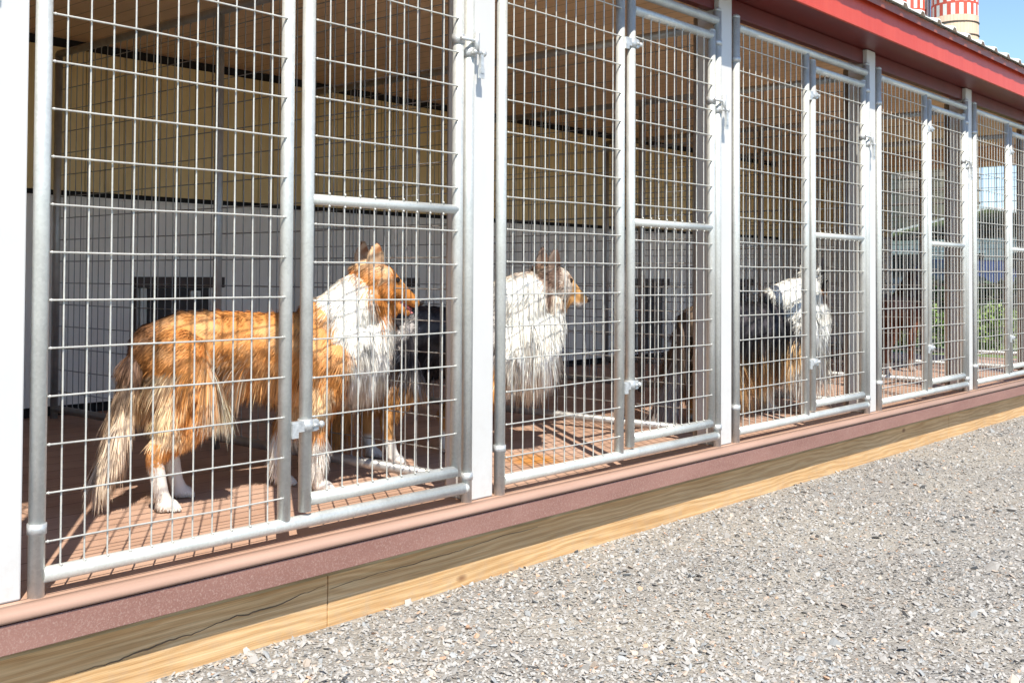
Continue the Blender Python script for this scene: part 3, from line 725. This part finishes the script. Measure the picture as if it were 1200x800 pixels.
# gently uneven gravel yard
nx, ny = 220, 160
xs = np.linspace(-4, 22, nx); ys = np.linspace(-16, .35, ny)
def gz(x, y):
    x = np.asarray(x, float); y = np.asarray(y, float)
    z = .010*np.sin(x*2.1+.6)*np.cos(y*1.7)+.006*np.sin(x*5.3+y*3.1)+.004*np.sin(9*y-4*x)
    return ZG+z*sstep(-y, .0, .5)-.02*sstep(y, .10, .30)
GX, GY = np.meshgrid(xs, ys); V = np.stack([GX.ravel(), GY.ravel(), gz(GX, GY).ravel()], 1)
ii = np.arange(nx-1)[None, :]+np.arange(ny-1)[:, None]*nx
F = np.stack([ii, ii+1, ii+1+nx, ii+nx], -1).reshape(-1, 4)
tag(fast_mesh('gravel_yard', V, F, M['gravel_base'], None, None, True), kind='structure')
# crushed stones
def stones(n):
    t = RNG.random(n)
    # polar scatter about the viewer so the density falls with distance
    ang = RNG.uniform(R(-72), R(62), n); rad = 1.2+8.5*RNG.random(n)**1.25
    x = rad*np.cos(ang); y = -2.27+rad*np.sin(ang)
    keep = (y < -.0) & (y > -6); x, y = x[keep], y[keep]; n = len(x)
    s = np.clip(np.exp(RNG.normal(np.log(.0037), .42, n)), .003, .026)
    near = y > -.06; s[near] = np.minimum(s[near], .012)
    base = np.array([[1,0,0],[.3,.95,0],[-.8,.6,0],[-.8,-.6,0],[.3,-.95,0],[.15,.1,.75],[-.1,-.1,-.7],[.5,.4,.55],[-.45,-.3,.5]])
    base = base[[0,1,2,3,4,7,8,6]]
    # 0-4 ring, 5,6 two tops, 7 bottom
    f = np.array([[0,1,5],[1,2,5],[2,6,5],[2,3,6],[3,4,6],[4,5,6],[4,0,5],[1,0,7],[2,1,7],[3,2,7],[4,3,7],[0,4,7]])
    v = base[None]+RNG.normal(0, .17, (n, 8, 3))
    v *= RNG.uniform(.6, 1.25, (n, 1, 3))*np.array([1.15, .95, .70])
    v *= s[:, None, None]
    a = RNG.uniform(0, 2*math.pi, n); tx = RNG.normal(0, .40, n); ty = RNG.normal(0, .40, n)
    ca, sa = np.cos(a), np.sin(a)
    X = v[..., 0]*ca[:, None]-v[..., 1]*sa[:, None]; Y = v[..., 0]*sa[:, None]+v[..., 1]*ca[:, None]; Z = v[..., 2]+X*tx[:, None]+Y*ty[:, None]
    zc = gz(x, y)+s*.34
    V = np.stack([X+x[:, None], Y+y[:, None], Z+zc[:, None]], -1).reshape(-1, 3)
    F = (f[None]+(np.arange(n)*8)[:, None, None]).reshape(-1, 3)
    g = RNG.normal(.40, .036, n); tint = RNG.random(n)
    c = np.stack([g*1.0, g*.96, g*.895], 1)
    c[tint > .90] *= np.array([1.10, .97, .86]); c[tint < .16] *= np.array([.86, .92, .98]); c[(tint > .16) & (tint < .21)] *= .62
    c[(tint > .88) & (tint < .90)] *= np.array([1.25, .85, .62])
    c[s > .012] *= .85
    patch_ = .5+.5*np.sin(x*1.7+1.1*np.sin(y*2.3))*np.cos(y*2.9+x*.8); c *= (.92+.14*patch_)[:, None]
    c = np.clip(c, .07, .58)
    return fast_mesh('gravel_stones', V, F, M['attr_stone'], None, np.repeat(c, 8, 0), False)
tag(stones(480000), 'loose pale grey crushed stones covering the yard in front of the kennel', 'gravel', kind='stuff')

# ------------------------------------------------------------------ background
def silo(cx, cy, r, h, zband, mat_low, label, hoop=1.05):
    t = empty('silo', (cx, cy, ZG))
    nseg = 40
    def wallpart(z0, z1, mat, name, rr=r):
        e = MB(); e.tube((0, 0, z0), (0, 0, z1), rr, nseg); return e.build(name, mat, t)
    wallpart(0, zband, mat_low, 'stave_wall')
    # checkered red and white bands
    rows = [(zband, zband+.92), (zband+1.10, zband+2.02), (zband+2.20, zband+3.12)]
    e = MB(); w = MB()
    for q, (za, zb) in enumerate(rows):
        ns = 36
        for i in range(ns):
            for mb, on in ((e, i % 2 == q % 2), (w, i % 2 != q % 2)):
                if on:
                    t0, t1 = 2*math.pi*i/ns, 2*math.pi*(i+1)/ns; b = len(mb.v)
                    mb.v += [(r*math.cos(t0), r*math.sin(t0), za), (r*math.cos(t1), r*math.sin(t1), za), (r*math.cos(t1), r*math.sin(t1), zb), (r*math.cos(t0), r*math.sin(t0), zb)]
                    mb.face([b, b+1, b+2, b+3])
        for i in range(ns):
            t0, t1 = 2*math.pi*i/ns, 2*math.pi*(i+1)/ns; b = len(e.v)
            e.v += [(r*math.cos(t0), r*math.sin(t0), zb), (r*math.cos(t1), r*math.sin(t1), zb), (r*math.cos(t1), r*math.sin(t1), zb+.18), (r*math.cos(t0), r*math.sin(t0), zb+.18)]
            e.face([b, b+1, b+2, b+3])
    e.build('red_band', M['silo_red'], t); w.build('white_band', M['silo_white'], t)
    d_ = MB(); d_.ball((0, 0, zband+3.30), r, nseg, 12, (1, 1, .55)); d_.build('dome_roof', M['track'], t)
    z = .8
    while z < zband:
        hps = MB()
        for i in range(nseg):
            t0, t1 = 2*math.pi*i/nseg, 2*math.pi*(i+1)/nseg; rr = r+.035
            hps.tube((rr*math.cos(t0), rr*math.sin(t0), z), (rr*math.cos(t1), rr*math.sin(t1), z), .045, 5, cap=False)
        hps.build('hoop', M['silo_hoop'], t); z += hoop
    a = math.atan2(-2.27-cy, -cx)-1.62
    l = MB(); l.tube(((r+.2)*math.cos(a), (r+.2)*math.sin(a), 0), ((r+.2)*math.cos(a), (r+.2)*math.sin(a), zband+4), .16, 10); l.build('chute', M['track'], t)
    tag(t, label, 'silo', 'farm silos behind the kennel')
    return t
M['silo_red'] = mat_noise('silo_red', (.50, .07, .045), (.60, .10, .06), 3, .6)
M['silo_white'] = mat_noise('silo_white', (.70, .69, .66), (.78, .77, .74), 3, .6)
M['silo_hoop'] = mat_noise('silo_hoop', (.16, .11, .09), (.24, .17, .14), 3, .6)
def stave(name, c0, c1):
    m, nt, b = new_mat(name); v = coords(nt)
    gr = N(nt, 'ShaderNodeTexGradient', gradient_type='RADIAL'); nt.links.new(v, gr.inputs[0])
    m1 = N(nt, 'ShaderNodeMath', operation='MULTIPLY'); nt.links.new(gr.outputs['Fac'], m1.inputs[0]); m1.inputs[1].default_value = 44
    fr = N(nt, 'ShaderNodeMath', operation='FRACT'); nt.links.new(m1.outputs[0], fr.inputs[0])
    g = ramp(nt, fr.outputs[0], [(0, (.5, .5, .5)), (.12, (1, 1, 1))])
    r = ramp(nt, noise(nt, coords(nt, (1, 1, .4)), 1.5, 6), [(.3, c0), (.7, c1)])
    nt.links.new(mixc(nt, 1, r.outputs[0], g.outputs[0], 'MULTIPLY'), b.inputs['Base Color']); b.inputs['Roughness'].default_value = .85
    return m
M['stave'] = stave('concrete_staves', (.46, .34, .24), (.56, .42, .31)); M['stave_dark'] = stave('shaded_staves', (.20, .17, .15), (.30, .25, .21))  # second one darker: shade on the left silo put into its colour
silo(91.5, 29.1, 1.83, 26, 22.35, M['stave'], 'taller looking concrete stave silo with red and white chequered top, right of the pair')
silo(91.1, 32.9, 1.62, 26, 22.3, M['stave_dark'], 'left concrete silo of the pair, with chequered red and white top, mostly behind the roof')

# leafy masses
def leaves(rngk, centers, radii, n, size, colr):
    r = np.random.default_rng(rngk); k = r.integers(0, len(centers), n)
    d = r.normal(size=(n, 3)); d /= np.linalg.norm(d, axis=1, keepdims=True)
    p = np.array(centers)[k]+d*np.array(radii)[k][:, None]*(r.random((n, 1))**.45)*np.array([1, 1, .85])
    a = r.normal(size=(n, 3)); a /= np.linalg.norm(a, axis=1, keepdims=True)
    b = np.cross(a, r.normal(size=(n, 3))); b /= np.linalg.norm(b, axis=1, keepdims=True)
    s = size*r.uniform(.6, 1.4, (n, 1))
    V = np.stack([p-a*s, p+b*s*.5, p+a*s, p-b*s*.5], 1).reshape(-1, 3); F = np.arange(n*4).reshape(-1, 4)
    c = np.array(colr)[None]*r.uniform(.55, 1.5, (n, 1))*np.array([1, 1, 1])+r.normal(0, .008, (n, 3)); c = np.clip(c, .01, .6)
    return V, F, np.repeat(c, 4, 0)
M['bark'] = mat_noise('bark', (.10, .075, .05), (.18, .13, .09), 12, .9)
def shrub(x, y, w, h, colr, label, seed, n=2600, group=None, size=.035):
    t = empty('shrub', (x, y, ZG)); r = random.Random(seed)
    cs, rs = [], []
    for i in range(14):
        a = r.uniform(0, 6.28); q = r.uniform(0, w*.42); zz = r.uniform(.18, .85)*h; cs.append((q*math.cos(a), q*math.sin(a), zz)); rs.append(r.uniform(.16, .30)*min(w, h*1.4))
    V, F, c = leaves(seed, cs, rs, n, size, colr); V[:, 2] = np.maximum(V[:, 2], .01)
    fast_mesh('foliage', V, F, M['leaf'], t, c)
    e = MB()
    for cc in cs[:7]: e.tube((cc[0]*.15, cc[1]*.15, 0), (cc[0]*.8, cc[1]*.8, cc[2]), .012+h*.006, 6, .004)
    e.build('stem', M['bark'], t); tag(t, label, 'shrub', group)
for i, (x, y, w, h, c, lb) in enumerate([
    (13.6, 3.2, .7, .55, (.13, .19, .055), 'yellow green shrub past the end of the kennel, farthest left of its row'),
    (13.9, 2.95, 1.0, .66, (.16, .23, .06), 'light green leafy shrub seen past the kennel end, second from the left'),
    (14.5, 2.35, 1.0, .62, (.18, .26, .065), 'bright green shrub seen through the fifth gate panel, third in its row'),
    (15.0, 1.75, .95, .66, (.16, .24, .06), 'bright green shrub at the right edge of the photo beyond the deck'),
    (15.6, 1.1, .9, .6, (.16, .24, .06), 'green shrub beyond the right edge of the deck, nearest the yard')]):
    shrub(x, y, w, h, c, lb, 50+i, group='green shrubs beyond the kennel')
for i, (x, y, w, h) in enumerate([(21, 6.9, 3.0, .95), (22, 5.2, 3.0, .85), (22.6, 3.4, 3.0, .9)]):
    shrub(x, y, w, h, (.035, .055, .025), ['dark low bush behind the light green shrubs, left one', 'dark low bush behind the light green shrubs, middle one', 'dark low bush behind the light green shrubs, right one'][i], 80+i, 5200, 'dark bushes beyond the shrubs', .07)
def tree(x, y, h, w, colr, label, seed, n=5000):
    t = empty('tree', (x, y, ZG)); r = random.Random(seed); cs, rs = [], []
    for i in range(22):
        a = r.uniform(0, 6.28); q = r.uniform(0, w*.38); zz = r.uniform(.32, .9)*h; cs.append((q*math.cos(a), q*math.sin(a), zz)); rs.append(r.uniform(.10, .18)*h)
    V, F, c = leaves(seed, cs, rs, n, .02*h+.09, colr); fast_mesh('crown', V, F, M['leaf'], t, c)
    e = MB(); e.tube((0, 0, 0), (0, 0, h*.7), .035*h, 8, .012*h)
    for cc in cs[:8]: e.tube((0, 0, h*.3), cc, .015*h, 6, .004*h)
    e.build('trunk', M['bark'], t); tag(t, label, 'tree', 'trees on the horizon')
lbl = ['distant tree farthest left on the horizon', 'distant tree just right of the silos', 'distant tree over the white roofed shed, leftmost', 'distant tree over the white roofed shed, middle', 'distant tree right of the red roof', 'distant tree at the far right of the horizon']
for i, (x, y, h, w) in enumerate([(72, 33, 3.6, 7), (76, 28, 3.8, 7), (84, 23.5, 4.4, 8), (88, 19.5, 4.8, 8), (90, 14.5, 4.6, 8), (92, 9.5, 4.8, 8)]):
    tree(x, y, h, w, (.055, .085, .035), lbl[i], 100+i)

# white roofed shed
M['shed_wall'] = groove_mat('grey_shed_wall', (.42, .42, .42), (.52, .52, .52), 0, .6, .6)
sh = empty('farm_shed', (42, 8.5, ZG), R(-14)); tag(sh, 'long low farm shed with white roof and grey walls beyond the shrubs', 'shed')
m = MB(); m.box(-4, 4, -5, 5, 0, 2.3); m.build('wall', M['shed_wall'], sh)
m = MB()
for s in (-1, 1):
    b = len(m.v); m.v += [(-4.5, 5.4*s, 2.25), (4.5, 5.4*s, 2.25), (4.5, 0, 3.25), (-4.5, 0, 3.25), (-4.5, 5.4*s, 2.33), (4.5, 5.4*s, 2.33), (4.5, 0, 3.33), (-4.5, 0, 3.33)]
    for q in ((0,1,2,3),(4,5,6,7),(0,1,5,4),(0,3,7,4),(1,2,6,5)): m.face([b+i for i in q])
m.build('roof', M['silo_white'], sh)
for yy in (-3.6, -1.2, 1.2, 3.6):
    m = MB(); m.box(-4.02, -3.985, yy-.75, yy+.75, .05, 1.8); fr = m.build('door', M['dark'], sh)
    m = MB(); m.box(-4.05, -4.021, yy-.83, yy+.83, 1.802, 1.9); m.build('door_frame', M['silo_white'], fr)
rb = empty('red_roofed_barn', (76, 15.9, ZG), R(-10)); tag(rb, 'small far barn with orange red roof above the white shed', 'barn')
m = MB(); m.box(-2, 2, -.9, .9, 0, 3.9); m.build('wall', M['silo_white'], rb)
m = MB()
for s in (-1, 1):
    b = len(m.v); m.v += [(-2.2, 1.0*s, 3.8), (2.2, 1.0*s, 3.8), (2.2, 0, 4.9), (-2.2, 0, 4.9)]; m.face([b, b+1, b+2, b+3])
b = len(m.v); m.v += [(-2.2, -1.0, 3.8), (-2.2, 1.0, 3.8), (-2.2, 0, 4.9)]; m.face([b, b+1, b+2])
m.build('roof', mat_noise('orange_roof', (.62, .13, .06), (.70, .17, .08), 3, .6), rb)

# farm wagon under a light blue tarp
wg = empty('farm_wagon', (22.5, 9.0, ZG), R(-24)); tag(wg, 'low wagon covered by a light blue tarp, seen past the far end of the kennel', 'wagon')
M['tarp'] = mat_noise('blue_tarp', (.06, .30, .52), (.10, .40, .62), 3, .4, bstr=.5, bscale=8, bdist=.03)
tv, tf = [], []
n1, n2 = 14, 18
for i in range(n1):
    for jx in range(n2):
        u, v_ = i/(n1-1)*2-1, jx/(n2-1)*2-1
        zz = 1.0-.16*(abs(u)**3)-.14*abs(v_)**4+.02*math.sin(9*u+4*v_); ed = max(abs(u), abs(v_)); zz -= .22*max(0, ed-.85)/.15
        tv.append((u*.65, v_*1.15, zz)); 
for i in range(n1-1):
    for jx in range(n2-1): tf.append([i*n2+jx, (i+1)*n2+jx, (i+1)*n2+jx+1, i*n2+jx+1])
fast_mesh('tarp', np.array(tv), np.array(tf), M['tarp'], wg, None, True)
m = MB(); m.box(-.6, .6, -1.1, 1.1, .48, .66); m.build('bed', M['joist'], wg)
for sx in (-.55, .55):
    for sy in (-.8, .8):
        m = MB(); m.tube((sx-.08, sy, .30), (sx+.08, sy, .30), .30, 18); m.build('wheel', M['dark'], wg)
# dark car far off
cr = empty('parked_car', (31.0, 8.3, ZG), R(60)); tag(cr, 'dark blue car parked in front of the grey shed', 'car')
M['car'] = mat_noise('dark_blue_paint', (.02, .03, .07), (.03, .04, .09), 2, .2); M['glass'] = mat_noise('car_glass', (.03, .04, .05), (.05, .06, .07), 2, .08)
pf = [(-2.1, .35), (-2.15, .75), (-1.9, .95), (-1.5, 1.0), (-.9, 1.42), (.5, 1.45), (1.15, 1.0), (1.9, .85), (2.1, .6), (2.1, .3)]
m = MB(); b = 0
for s in (-.82, .82):
    for x, z in pf: m.v.append((x, s*(.86 if z > 1.2 else 1), z))
n = len(pf); m.face(list(range(n))); m.face(list(range(n, 2*n))[::-1])
for i in range(n): m.face([i, (i+1) % n, n+(i+1) % n, n+i])
m.build('body', M['car'], cr, .03)
for s in (-.80, .80):
    m = MB(); b = 0; y = s*1.01; m.v += [(-1.3, y, 1.04), (.95, y, 1.04), (.42, y*.90, 1.38), (-.85, y*.90, 1.38)]; m.face([b, b+1, b+2, b+3])
    m.build('side_window', M['glass'], cr)
for sx in (-1.35, 1.3):
    for sy in (-.80, .80):
        m = MB(); m.tube((sx, sy-.1, .32), (sx, sy+.1, .32), .32, 20); w_ = m.build('wheel', M['dark'], cr)
        m = MB(); m.tube((sx, sy-.105, .32), (sx, sy+.105, .32), .18, 14); m.build('rim', M['track'], w_)

# ------------------------------------------------------------------ light
world = bpy.data.worlds.new('World'); S.world = world; world.use_nodes = True
wn = world.node_tree; bg = wn.nodes['Background']
sky = wn.nodes.new('ShaderNodeTexSky'); sky.sky_type = 'NISHITA'; sky.sun_disc = False
sky.sun_elevation = R(52.7); sky.sun_rotation = math.atan2(-.585, -.811)
sky.air_density = 1.0; sky.dust_density = .15; sky.ozone_density = 3.0; sky.altitude = 1800
wn.links.new(sky.outputs[0], bg.inputs[0]); bg.inputs[1].default_value = .118
sun = bpy.data.lights.new('sun', 'SUN'); sun.energy = 3.7; sun.angle = R(.5); sun.color = (1, .935, .82)
so = bpy.data.objects.new('sun', sun); COL.objects.link(so)
tv_ = Vector((.585, .811, -1.314)).normalized(); so.rotation_euler = tv_.to_track_quat('-Z', 'Y').to_euler(); so.location = (-3, -6, 9)

# ------------------------------------------------------------------ camera (fitted to the photograph)
f_px, yaw, pit, rol, cyp = 1279.114, R(41.0456), R(1.2863), R(.3148), 295.223
Fw = Vector((math.cos(yaw)*math.cos(pit), math.sin(yaw)*math.cos(pit), math.sin(pit)))
Rt = Vector((math.sin(yaw), -math.cos(yaw), 0)); Up = Rt.cross(Fw)
R2 = Rt*math.cos(rol)+Up*math.sin(rol); U2 = -Rt*math.sin(rol)+Up*math.cos(rol)
cam = bpy.data.cameras.new('camera'); co_ = bpy.data.objects.new('camera', cam); COL.objects.link(co_)
mw = Matrix((( R2.x, U2.x, -Fw.x, 0), (R2.y, U2.y, -Fw.y, -2.269), (R2.z, U2.z, -Fw.z, .66), (0, 0, 0, 1)))
co_.matrix_world = mw
cam.sensor_width = 36; cam.lens = f_px/1200*36; cam.shift_y = (cyp-400)/1200; cam.clip_start = .05; cam.clip_end = 1500
S.camera = co_
S.render.resolution_x = 1024; S.render.resolution_y = 682
S.render.engine = 'CYCLES'
S.view_settings.view_transform = 'Standard'; S.view_settings.look = 'None'; S.view_settings.gamma = 1; S.view_settings.use_curve_mapping = False
S.view_settings.exposure = 1.0
